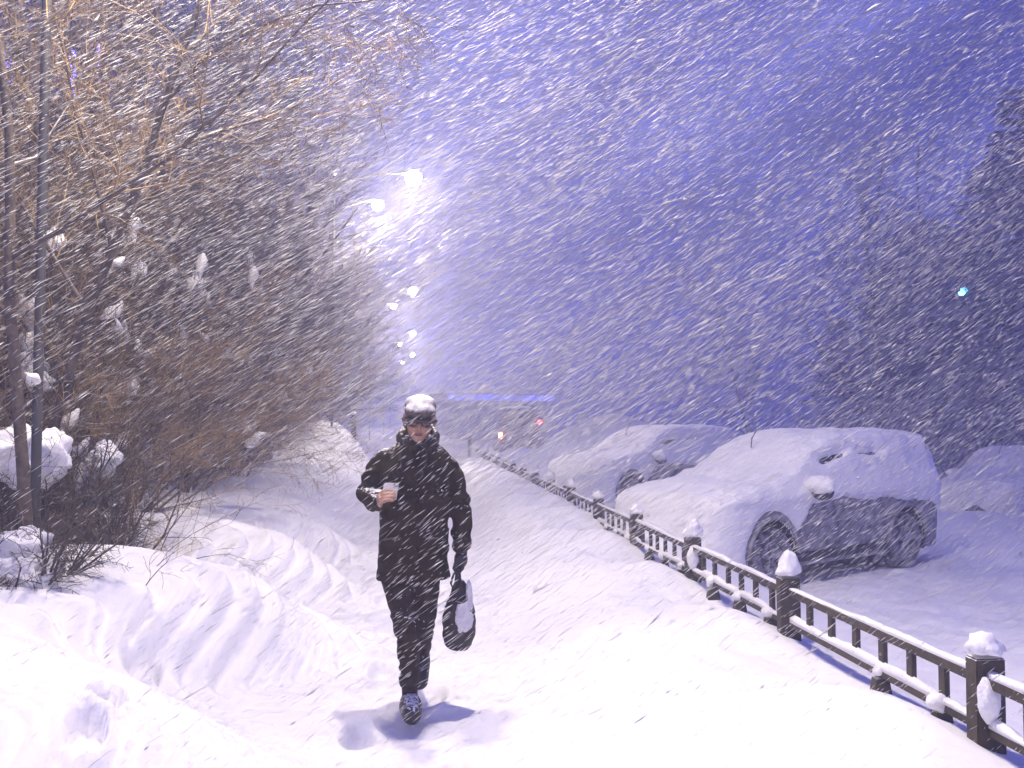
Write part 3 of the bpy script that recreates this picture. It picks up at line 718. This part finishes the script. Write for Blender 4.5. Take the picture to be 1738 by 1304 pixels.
    def field(c):
        """metres inside (+) or outside (-) the snow's outline"""
        x, y, z = c; y_ = abs(y)
        if y_ < .55: return .2
        nn = mnoise.fractal(Vector((x * 3.1, y, z * 3.1)), 1.0, 2.0, 4)
        lim = float(interp(x, [(0, .2), (.95, .2), (1.25, .60), (1.5, .86), (1.9, .90), (2.9, .88), (3.5, .84), (4.0, .74), (4.25, .70)])) + .05 * nn
        f = z - lim
        f = min(f, math.hypot(x - XF, z - .36) - .435 - .025 * nn)
        if y < 0 and z > 1.15:
            f = min(f, ell(x, z, 2.08, 1.42 + .01 * nn, .27, .050, .18) + .02 * nn, ell(x, z, 2.68, 1.455 + .01 * nn, .24, .036, 0) + .02 * nn)
        return f
    P2 = car_shell(-.035, HB, CW, CL, .22, 110, 60)
    for i in range(Z.shape[0]):
        for j in range(Z.shape[1]):
            t_ = float(sst(-.030, .030, field(P2[i, j] if P2[i, j, 2] < .9 else Q[i, j])))
            Z[i, j] = P2[i, j] * (1 - t_) + Z[i, j] * t_
    r0 = Z[0].copy(); c0 = np.array((r0[:, 0].mean(), 0, .55)); ext_ = []
    for q_ in (.0, .3, .6, .82, .94):
        e_ = c0 + (r0 - c0) * q_; e_[:, 0] = r0[:, 0].mean() - .10 * (1 - q_ ** 2)
        e_[:, 0] += [.02 * mnoise.noise(Vector(p_) * 4) for p_ in e_]; ext_.append(e_)
    Z = np.concatenate([np.stack(ext_), Z], 0)
    grid_mesh('snow_cover', Z, lambda c: not (abs(c[1]) > .5 and any((c[0] - x) ** 2 + (c[2] - .36) ** 2 < .39 ** 2 for x in (XF, XR))), M['carsnow'], root, caps=False)
    v, f = tube([(1.98, .10, 1.60), (2.10, .10, 1.72), (2.13, .10, 1.86)], .007, 6); 
    return root

car = empty('parked_car', (0, 0, 0))
make_car(car)
# place: local +x runs from nose to tail, local -y is the side facing the fence and the viewer
def car_place(root, pf, pr, z):
    d = Vector((pr.x - pf.x, pr.y - pf.y)); ang = math.atan2(d.y, d.x)
    # the near wheels lie at local y = -(CW-.12)
    ca, sa = math.cos(ang), math.sin(ang); lx, ly = XF, -(CW - .12)
    root.scale = SC; lx *= SC[0]; ly *= SC[1]
    root.location = (pf.x - (ca * lx - sa * ly), pf.y - (sa * lx + ca * ly), z); root.rotation_euler = (0, 0, ang)
pf = at(1302, 953, 11.1); pr = at(1532, 935, 12.9); SC = (1.2, 1.1, 1.18)
car_place(car, pf, pr, -.50)
tag(car, 'grey compact car buried in snow behind the fence, wing mirror and antenna showing', 'car', 'snow-covered parked cars')
for c in [k for k in children(car)]:
    pass
an = car.matrix_basis.inverted() @ Vector(at(1275, 752, 12.35)); 
v, f = tube([an - Vector((0, 0, .05)), an + Vector((.01, 0, .05)), an + Vector((.10, -.03, .20))], .008, 6); mesh_obj('antenna', v, f, M['plastic'], car)
v, f = ellip(an, (.03, .03, .02)); 
KIDS[car.name] = children(car)
def carcopy(px, py, d, rz, z, sc, lab):
    c = copy_tree(car); p = at(px, py, d); c.location = (p.x, p.y, z); c.rotation_euler = (0, 0, rz); c.scale = sc
    tag(c, lab, 'car', 'snow-covered parked cars'); return c
KIDS = {}
c2 = carcopy(970, 830, 20.0, car.rotation_euler.z + .02, -.42, (1.15, 1.1, 1.15), 'snow-buried car half hidden behind the nearest parked car')
c3 = carcopy(1660, 840, 21.0, car.rotation_euler.z + .15, -.98, (1.15, 1.1, 1.15), 'snow-covered car cut off by the right edge of the view')

# ------------------------------------------------------------------ far things
# gate post and marker post at the end of the walk
for px, py, d, lab in ((797, 790, 30, 'lone dark post standing in the snow gap at the far end of the fence'), (600, 785, 24, 'short dark marker stake stuck in the far left snow bank')):
    p = at(px, py, d); zz = gz(p.x, p.y); bm = bmesh.new(); hh = .75 if px > 700 else .62
    box(bm, (0, 0, hh / 2 - .15), (.13, .13, hh + .3), .01, taper=(.9, .9)); o = bm_obj('marker_post', bm, M['wood'], None); o.location = (p.x, p.y, zz)
    tag(o, lab, 'post'); b = lump((0, 0, hh + .02), (.09, .09, .06), 3, 2, .3); bm_obj('snow_cap', b, M['snow_lump'], o, True)

# traffic signal across the road
p = at(1633, 496, 30); tl = empty('traffic_light', (p.x, p.y, 0), -YAW, label='traffic signal on a tall mast with its green lamp lit, across the road', cat='traffic light')
v, f = tube([(.35, .3, -.4), (.35, .3, 4), (.35, .3, p.z + .9)], [.08, .065, .05], 12); mesh_obj('mast', v, f, M['housing'], tl)
v, f = tube([(.35, .3, p.z + .6), (.0, .22, p.z + .6)], .03, 8); mesh_obj('bracket', v, f, M['metal'], tl)
bm = bmesh.new(); box(bm, (0, .15, p.z + .27), (.34, .22, 1.0), .04); hs = bm_obj('signal_housing', bm, M['plastic'], tl)
for k, mm in ((0, 'green'), (1, 'offlens'), (2, 'offlens')):
    v, f = ellip((0, .04, p.z + k * .29), (.115, .05, .115)); mesh_obj('signal_lamp', v, f, M[mm], hs)
    rr = [[(r * math.cos(a), yy, p.z + k * .29 + r * math.sin(a)) for a in np.linspace(-.1, math.pi + .1, 16)] for r, yy in ((.13, .05), (.135, -.14))]
    vv = rr[0] + rr[1]; ff = [(i, i + 1, 17 + i, 16 + i) for i in range(15)]; mesh_obj('visor', vv, ff, M['plastic'], hs)

# vehicle beyond the far bank: tail lights through the blizzard
p = at(880, 722, 43); van = empty('delivery_van', (p.x, p.y, 0.1), -YAW, label='dark van far beyond the fence with red and amber lights lit', cat='van')
bm = bmesh.new(); box(bm, (0, 2.4, 1.2), (2.0, 4.6, 1.95), .16, taper=(.9, .97)); bm_obj('body', bm, M['facade'], van)
bm = bmesh.new(); box(bm, (0, .085, 1.62), (1.5, .04, .6), .015); bm_obj('rear_window', bm, M['glass'], van)
for s in (-1, 1):
    bm = bmesh.new(); box(bm, (s * .88, .06, .85), (.18, .10, .34), .03); bm_obj('tail_light', bm, M['amber' if s < 0 else 'offlens'], van)
    for yy in (.9, 3.9):
        v, f = tube([(s * .86, yy, .32), (s * 1.0, yy, .32)], .30, 18); mesh_obj('wheel', v, f, M['rubber'], van)
p2 = at(920, 717, 43.0); q = van.matrix_basis.inverted() @ p2
v, f = ellip((min(q.x, 1.04), .02, q.z), (.11, .06, .11)); mesh_obj('marker_light', v, f, M['red'], van)
bm_obj('roof_snow', lump((0, 2.4, 2.2), (.92, 2.2, .13), 9, 3, .2), M['snow_lump'], van, True)

# low building with a blue light band
pa, pb = at(742, 674, 78), at(922, 683, 82)
bl = empty('roadside_building', ((pa.x + pb.x) / 2, (pa.y + pb.y) / 2 + 3, 0), math.atan2(pb.y - pa.y, pb.x - pa.x), label='low dark building with glowing blue band along its eaves, far down the road', cat='building')
Lb = (pb - pa).length; zb_ = (pa.z + pb.z) / 2
bm = bmesh.new(); box(bm, (0, 1.6, zb_ / 2 - .1), (Lb - .4, 8, zb_), .05); bm_obj('wall', bm, M['facade'], bl)
bm = bmesh.new(); box(bm, (0, 1.2, zb_ + .2), (Lb + .4, 9.4, .70), .05); rf_ = bm_obj('roof', bm, M['facade'], bl)
bm = bmesh.new(); box(bm, (0, -3.55, zb_ + .17), (Lb, .08, .55), .01); bm_obj('light_band', bm, M['bluelight_far'], rf_)
bm = bmesh.new(); box(bm, (0, 1.2, zb_ + .64), (Lb + .3, 9.3, .2), .08); bm_obj('roof_snow', bm, M['snow_lump'], rf_)
for k in range(5):
    x = -Lb / 2 + (k + .5) * Lb / 5; bm = bmesh.new(); box(bm, (x, -2.42, 1.5), (Lb / 5 - .5, .06, 1.5), .01); bm_obj('window', bm, M['glass'], bl)

# tower with vertical light strips behind the thicket
p = at(95, 120, 40); tw = empty('tower_block', (p.x - 3, p.y + 5, 0), R(16), label='tall dark block with vertical blue light strips showing through the thicket', cat='building')
bm = bmesh.new(); box(bm, (0, 3, 11), (16, 9, 24), .05); bm_obj('wall', bm, M['facade'], tw)
iv = tw.matrix_basis.inverted()
def on_front(px, py):
    a = iv @ Vector(at(px, py, 30)); b = iv @ Vector((0, 0, 1.6)); t = (-1.55 - b.y) / (a.y - b.y); return b + (a - b) * t
for px, y0, y1, wd in ((12, 92, 140, .50), (124, 85, 172, .32), (174, 55, 120, .34), (176, 120, 160, .22)):
    a, b = on_front(px, y0), on_front(px, y1)
    bm = bmesh.new(); box(bm, (a.x, -1.56, (a.z + b.z) / 2), (wd, .1, abs(a.z - b.z)), .01); bm_obj('light_strip', bm, M['bluelight'], tw)
for cx in range(7):
    for r_ in range(7):
        bm = bmesh.new(); box(bm, (-6.9 + cx * 2.3 + .35, -1.51, 2.2 + r_ * 3.0), (1.1, .06, 1.5), .01); bm_obj('window', bm, M['glass'], tw)

# ------------------------------------------------------------------ the walking man
mp_ = at(697, 1203, 4.86)
man = empty('person', (mp_.x, mp_.y, mp_.z), -YAW * 0 - R(1), label='man in snowy flat cap and dark coat walking forward, looking at a phone', cat='person')
GM = mp_.z
FR = Matrix.Rotation(R(20), 3, 'X')
# body
hc = Vector((.042, -.055, 1.590))
RH = Matrix.Rotation(R(16), 3, 'X') @ Matrix.Rotation(R(4), 3, 'Y')      # bowed head
def hp(x, y, z): return tuple(hc + RH @ (Vector((x, y, z)) * 1.09))
parts = [ellip(hp(0, .015, .035), (0.0807, 0.1003, 0.0927), RH), ellip(hp(0, -.012, -.035), (0.0654, 0.0785, 0.0894), RH), ellip(hp(0, -.045, -.088), (0.0327, 0.0305, 0.0262), RH),
         ellip(hp(0, -.088, -.012), (0.0142, 0.0218, 0.0283), RH), tube([hp(0, -.078, .018), hp(0, -.098, -.022)], [.008, .013], 8),
         ellip(hp(.036, -.064, -.028), (0.0240, 0.0174, 0.0196), RH), ellip(hp(-.036, -.064, -.028), (0.0240, 0.0174, 0.0196), RH),
         ellip(hp(0, -.070, .030), (0.0567, 0.0174, 0.0131), RH), ellip(hp(0, -.076, -.055), (0.0218, 0.0109, 0.0087), RH),
         ellip(hp(.077, .012, -.008), (0.0109, 0.0218, 0.0349), RH), ellip(hp(-.077, .012, -.008), (0.0109, 0.0218, 0.0349), RH),
         tube([tuple(hc + Vector((0, .02, -.04))), (.03, .01, 1.44), (.01, .02, 1.32)], [.056, .058, .08], 14),
         ellip((.012, .01, 1.20), (.17, .11, .25)), ellip((.005, .01, .92), (.155, .11, .14)),
         tube([(-.13, .01, 1.35), (-.205, .02, 1.28), (-.225, .03, 1.17), (-.15, -.235, 1.165)], [.03, .03, .03, .024], 12),
         tube([(.16, .01, 1.35), (.262, .03, 1.12), (.275, -.01, .88)], [.03, .03, .026], 12),
         tube([(-.07, .0, .86), (-.035, -.08, .47), (-.005, -.02, .14)], [.06, .036, .028], 12),
         tube([(.07, .02, .86), (.058, .0, .47), (.045, .27, .27)], [.06, .034, .026], 12)]
# bare hand round the phone: palm, five separate fingers
PH = Vector((-.112, -.285, 1.20)); RP = Matrix.Rotation(R(-8), 3, 'Y') @ Matrix.Rotation(R(-38), 3, 'X')
def pp(x, y, z): return tuple(PH + RP @ Vector((x, y, z)))
parts += [tube([(-.15, -.235, 1.165), (-.148, -.268, 1.168)], [.026, .027], 12, flat=.8), ellip(pp(-.052, .004, -.030), (.017, .034, .040), RP)]
for k, (dz, l) in enumerate(((.004, 1.0), (-.016, 1.06), (-.036, 1.0), (-.055, .82))):
    parts.append(tube([pp(-.052, -.008, dz - .006), pp(-.030, -.024, dz), pp(-.030 + .032 * l, -.026, dz - .002), pp(-.030 + .058 * l, -.020, dz - .004)], [.0100, .0100, .0090, .0075], 10))
parts.append(tube([pp(-.055, .022, -.035), pp(-.048, .026, -.005), pp(-.034, .018, .022)], [.013, .011, .009], 10))
# gloved hand's core
parts += [ellip((.272, -.015, .815), (.026, .038, .048))]
body = fuse('body', parts, M['skin'], man, voxel=.0048, smooth=3)
# coat
def ring(cx, cy, z, hw, hd, n=28, p=2.4):
    o = []
    for k in range(n):
        a = 2 * math.pi * k / n; c, s = math.cos(a), math.sin(a)
        o.append((cx + hw * math.copysign(abs(c) ** (2 / p), c), cy + hd * math.copysign(abs(s) ** (2 / p), s), z))
    return o
tor = [ring(.006, .02, .712, .207, .172), ring(.008, .015, .80, .196, .16), ring(.010, .01, .95, .190, .152), ring(.012, .01, 1.10, .192, .148), ring(.012, .01, 1.24, .196, .145), ring(.012, .01, 1.34, .196, .135),
       ring(.015, .012, 1.40, .182, .118), ring(.022, .015, 1.44, .145, .10), ring(.03, .022, 1.475, .098, .086), ring(.033, .028, 1.50, .085, .072)]
def folds(co, n):
    a = mnoise.fractal(Vector((co.x * 9, co.y * 9, co.z * 4.5)), 1.0, 2.0, 3) * .012
    a += .007 * math.sin(co.z * 55 + 6 * mnoise.noise(co * 7)) * (1 if (abs(co.x) > .2 or abs(co.z - 1.17) < .03) else .25)
    fr = -.008 * math.exp(-((co.x - .03) / .006) ** 2) if co.y < -.05 else 0     # buttoned front edge
    return n * (a + fr)
cp = [ringloft(tor), tube([(-.135, .01, 1.372), (-.200, .02, 1.29), (-.232, .03, 1.175), (-.205, -.06, 1.15), (-.160, -.215, 1.158)], [.060, .066, .068, .062, .050], 16),
      tube([(.150, .01, 1.372), (.210, .02, 1.29), (.262, .03, 1.13), (.277, .01, 1.0), (.276, -.01, .885)], [.062, .066, .062, .056, .052], 16)]
coat = fuse('coat', cp, M['coat'], man, voxel=.0075, smooth=5, disp=folds)
# hood bunched round the collar
hd_pts = []
for k in range(17):
    a = R(-90 + 20) + R(320) * k / 16
    hd_pts.append((.036 + .098 * math.cos(a), .015 + .092 * math.sin(a), 1.452 + .050 * (math.sin(a) * .5 + .5) + .006 * math.sin(k * 2.2)))
hood = fuse('hood', [tube(hd_pts, [.030 + .008 * math.sin(k * 1.3) for k in range(17)], 12), tube([(.036 + .05, -.085, 1.435), (.036 + .098, -.01, 1.50), (.036 + .07, .09, 1.555), (.036 - .07, .09, 1.555), (.036 - .098, -.01, 1.50), (.036 - .05, -.085, 1.435)], .022, 10)],
            M['hood'], man, voxel=.007, smooth=4, disp=lambda c, n: n * .008 * mnoise.noise(c * 22))
for s, x in ((-1, -.04), (1, .095)):
    v, f = merge([tube([(x, -.105, 1.475), (x - .012, -.150, 1.42), (x - .016, -.158, 1.345)], .0045, 6), ellip((x - .016, -.160, 1.335), (.009, .009, .014))]); mesh_obj('drawstring', v, f, M['leather'], man)
for x, z in ((.055, 1.30), (.055, 1.15), (.055, 1.0)):
    v, f = ellip((x, -.148, z), (.012, .006, .012), nu=12, nv=8); mesh_obj('button', v, f, M['leather'], coat)
for s in (-1, 1):
    bm = bmesh.new(); box(bm, (.01 + s * .115, -.150, .93), (.11, .018, .045), .006, Matrix.Rotation(R(s * 6), 4, 'Y')); bm_obj('pocket_flap', bm, M['coat'], coat)
# trousers
tp = [tube([(-.075, .0, .90), (-.078, -.02, .72), (-.040, -.07, .55), (-.022, -.09, .46), (-.008, -.055, .30), (-.004, -.02, .13)], [.100, .092, .078, .067, .057, .052], 18),
      tube([(.075, .02, .90), (.078, .015, .72), (.064, .0, .56), (.058, -.005, .46), (.050, .13, .33), (.045, .27, .26)], [.094, .086, .076, .068, .062, .056], 18)]
fuse('trousers', tp, M['trousers'], man, voxel=.0075, smooth=3, disp=lambda c, n: n * (.010 * mnoise.fractal(Vector((c.x * 11, c.y * 11, c.z * 8)), 1, 2, 3) + .006 * math.sin(c.z * 70 + 8 * mnoise.noise(c * 9)) * (1 if c.z < .3 or abs(c.z - .46) < .07 else .3)))
# boots
def boot(M4):
    g = lambda x, y, z: tuple(M4 @ Vector((x, y, z)))
    pr = [tube([g(0, .04, .035), g(0, -.06, .040), g(0, -.17, .032)], [.056, .064, .052], 14), tube([g(0, .045, .04), g(0, .045, .13)], [.042, .047], 14), tube([g(0, 0, .05), g(0, -.09, .05)], [.045, .036], 12)]
    return pr
fuse('boot', boot(Matrix.Translation((-.002, -.035, .0)) @ Matrix.Rotation(R(4), 4, 'Z')), M['leather'], man, voxel=.006, smooth=2)
fuse('boot', boot(Matrix.Translation((.045, .33, .20)) @ Matrix.Rotation(R(48), 4, 'X')), M['leather'], man, voxel=.006, smooth=2)
# glove with closed fingers
gp = [tube([(.279, -.01, .90), (.276, -.015, .84)], [.034, .032], 14), ellip((.273, -.020, .815), (.038, .050, .050))]
for k in range(4):
    y = -.055 + .022 * k
    gp.append(tube([(.268 + .010, y, .800), (.262 + .018, y - .002, .770), (.262, y, .750), (.240, y, .758), (.243, y, .780)], [.0125, .012, .012, .011, .010], 10))
gp.append(tube([(.262, -.055, .825), (.243, -.070, .800), (.235, -.058, .772)], [.014, .012, .011], 10))
fuse('glove', gp, M['leather'], man, voxel=.0045, smooth=2)
# hair, lips, eyes, glasses
fuse('hair', [ellip(hp(0, .035, .012), (.079, .080, .075), RH)], M['hair'], man, voxel=.007, smooth=1)
for s in (-1, 1):
    v, f = ellip(hp(s * .030, -.072, .004), (.009, .007, .004), RH, 12, 8); mesh_obj('eye', v, f, M['hair'], man)
v, f = merge([ellip(hp(0, -.0855, -.052), (.024, .005, .0035), RH, 14, 8), ellip(hp(0, -.084, -.061), (.020, .006, .005), RH, 14, 8)]); mesh_obj('mouth', v, f, M['lips'], man)
gl = []
for s in (-1, 1):
    gl.append(tube([hp(s * .032 + .021 * math.cos(a), -.094, .004 + .015 * math.sin(a)) for a in np.linspace(0, 2 * math.pi, 15)], .0024, 6))
    gl.append(tube([hp(s * .053, -.092, .008), hp(s * .078, -.03, .008), hp(s * .079, .03, .002)], .0024, 6))
gl.append(tube([hp(-.012, -.094, .006), hp(.012, -.094, .006)], .0022, 6))
mesh_obj('glasses', *merge(gl), M['plastic'], man)
# flat cap
cap_parts = [ellip(hp(0, .020, .066), (.090, .106, .060), RH), ellip(hp(0, -.040, .058), (.088, .082, .046), RH)]
cap = fuse('flat_cap', cap_parts, M['cap'], man, voxel=.006, smooth=6, disp=lambda c, n: n * .006 * mnoise.noise(c * 25))
rings = []
for rr_, zz_ in ((.5, .040), (1.18, .030), (1.18, .024), (.5, .034)):
    rings.append([hp(.076 * rr_ * math.cos(a), -.055 - .068 * rr_ * math.sin(a), zz_ - .012 * rr_ * abs(math.cos(a))) for a in np.linspace(0, math.pi, 18)])
v, f = ringloft(rings + [rings[0]], cap=False); mesh_obj('cap_peak', v, f, M['cap_edge'], cap)


# phone, held: a thing of its own
ML = man.matrix_basis
bm = bmesh.new(); box(bm, (0, 0, 0), (.078, .009, .150), .006)
b2 = bmesh.new(); box(b2, (.024, -.006, .052), (.020, .004, .026), .0015)
phone = bm_obj('phone', bm, M['phone'], None); mm_ = ML @ Matrix.Translation(PH + RP @ Vector((.006, -.004, .010))) @ (RP @ Matrix.Rotation(R(12), 3, 'Y')).to_4x4()
phone.matrix_world = mm_; phone.rotation_euler = mm_.to_euler(); phone.location = mm_.to_translation()
phone.scale = (1.0, 1, .72)
tag(phone, 'pale smartphone held in the bare hand of the man in the cap', 'phone')
bm_obj('camera_bump', b2, M['plastic'], phone)

# bag hanging from the glove
bag = empty('bag', tuple(ML @ Vector((.262, -.01, .32))), man.rotation_euler.z, label='dark teardrop backpack with snow stuck on its front, hanging from the gloved hand', cat='bag')
prof = [(0, .050, .05), (.02, .072, .065), (.07, .090, .082), (.15, .093, .088), (.22, .084, .080), (.28, .066, .062), (.34, .042, .040), (.375, .022, .022), (.385, .010, .010)]
rings = [ring(.0 + .02 * z, 0, z, a, b, 24, 2.3) for z, a, b in prof]
fuse('bag_body', [ringloft(rings)], M['bag'], bag, voxel=.006, smooth=3, disp=lambda c, n: n * (.007 * mnoise.fractal(c * 14, 1, 2, 3)))
v, f = merge([tube([(-.004, -.01, .37), (-.012, -.012, .42), (-.006, -.015, .455), (.004, -.012, .42), (.008, -.01, .37)], .007, 8)]); mesh_obj('handle', v, f, M['bag'], bag)
v, f = tube([(.0, -.03, .44), (-.03, -.05, .42), (-.045, -.05, .37), (-.035, -.05, .345), (-.018, -.045, .37), (-.012, -.04, .42)], .009, 8, flat=.5); mesh_obj('strap', v, f, M['bag'], bag)
v, f = tube([(-.02, -.070, .27), (.03, -.080, .262), (.062, -.066, .22), (.072, -.052, .14)], .006, 8); mesh_obj('piping', v, f, M['bag'], bag)
bm_obj('front_snow', lump((.026, -.074, .185), (.052, .026, .075), 12, 4, .35), M['bagsnow'], bag, True)
bm_obj('top_snow', lump((.055, -.02, .27), (.022, .05, .10), 14, 4, .3), M['bagsnow'], bag, True)

# ------------------------------------------------------------------ driven snow in the air
def flakes(n, y0, y1, seed, Lr, Wr, power):
    """wind-stretched clots of snow; density falls with distance"""
    r = np.random.RandomState(seed); u = r.rand(n)
    d = (y0 ** power + u * (y1 ** power - y0 ** power)) ** (1 / power)
    hx = (r.rand(n) * 2 - 1) * .70; hy = (r.rand(n) * 2 - 1) * .53
    F_ = np.array(CM.to_3x3() @ Vector((0, 0, -1))); X_ = np.array(CM.to_3x3() @ Vector((1, 0, 0))); Y_ = np.array(CM.to_3x3() @ Vector((0, 1, 0)))
    P = np.array((0, 0, 1.6)) + d[:, None] * (F_ + hx[:, None] * X_ + hy[:, None] * Y_)
    keep = P[:, 2] > ground_z(P[:, 0], P[:, 1], False) + .05
    P = P[keep]; d = d[keep]; m = len(P)
    # gusts: throw away flakes in slack air
    g = 2.2 * (fbm(P[:, 0] * .40 + P[:, 1] * .12 + 50, P[:, 2] * 1.0 - P[:, 0] * .55 + P[:, 1] * .07 + 90, 3) - .5)
    k2 = r.rand(m) < np.clip(.60 + 1.5 * g, .08, 1); P = P[k2]; d = d[k2]; m = len(P)
    ang = R(33) + r.normal(0, .07, m) + .5 * (fbm(P[:, 0] * .3, P[:, 2] * .4 + P[:, 1] * .1, 2) - .5); yy = r.normal(0.1, .15, m)
    D = np.stack([np.cos(ang), yy, np.sin(ang)], 1); D /= np.linalg.norm(D, axis=1, keepdims=True)
    sc = np.exp(r.normal(0, .6, m)); L = Lr * d * sc; W = Wr * d * np.exp(r.normal(0, .3, m))
    L = np.maximum(L, W * 1.5)
    up = np.array((.1, .9, .3)); U = np.cross(D, up); U /= np.linalg.norm(U, axis=1, keepdims=True); V_ = np.cross(D, U)
    a = [0, 2.094, 4.189]; pts = [P - D * L[:, None] / 2, P + D * L[:, None] / 2]
    for q in a: pts.append(P + (U * math.cos(q) + V_ * math.sin(q)) * W[:, None] / 2 + D * (r.uniform(-.15, .15, m) * L)[:, None])
    V = np.stack(pts, 1).reshape(-1, 3); b = np.arange(m)[:, None] * 5
    F = np.concatenate([b + np.array(t) for t in ((0, 3, 2), (0, 4, 3), (0, 2, 4), (1, 2, 3), (1, 3, 4), (1, 4, 2))], 0)
    return V, F
VV, FF, o_ = [], [], 0
for args in ((24000, 1.6, 4.6, 1, .0085, .00068, 2.0), (55000, 4.6, 9, 2, .0125, .00060, 1.6), (190000, 9, 19, 3, .0140, .00052, 1.3), (300000, 19, 38, 4, .0140, .00050, 1.2), (500, 1.7, 5.5, 5, .016, .0019, 2.0)):
    v, f = flakes(*args); VV.append(v); FF.append(f + o_); o_ += len(v)
fl = mesh_obj('driven_snow', np.concatenate(VV), np.concatenate(FF), M['flake'], None, smooth=True)
tag(fl, 'wind-driven snow streaking through the air across the whole scene', 'falling snow', kind='stuff')

# ------------------------------------------------------------------ haze of the blizzard
bm = bmesh.new(); box(bm, (0, 0, 12), (420, 420, 32))
hz = bm_obj('haze', bm, None, None); m = bpy.data.materials.new('blizzard_haze'); m.use_nodes = True; t = m.node_tree; t.nodes.clear()
o = t.nodes.new('ShaderNodeOutputMaterial'); pv = t.nodes.new('ShaderNodeVolumePrincipled'); pv.inputs['Color'].default_value = (.63, .65, 1.0, 1)
pv.inputs['Density'].default_value = HAZE; pv.inputs['Anisotropy'].default_value = .55
t.links.new(pv.outputs[0], o.inputs['Volume']); hz.data.materials.append(m)
tag(hz, 'fine blowing snow that pales distant things', 'haze', kind='stuff')
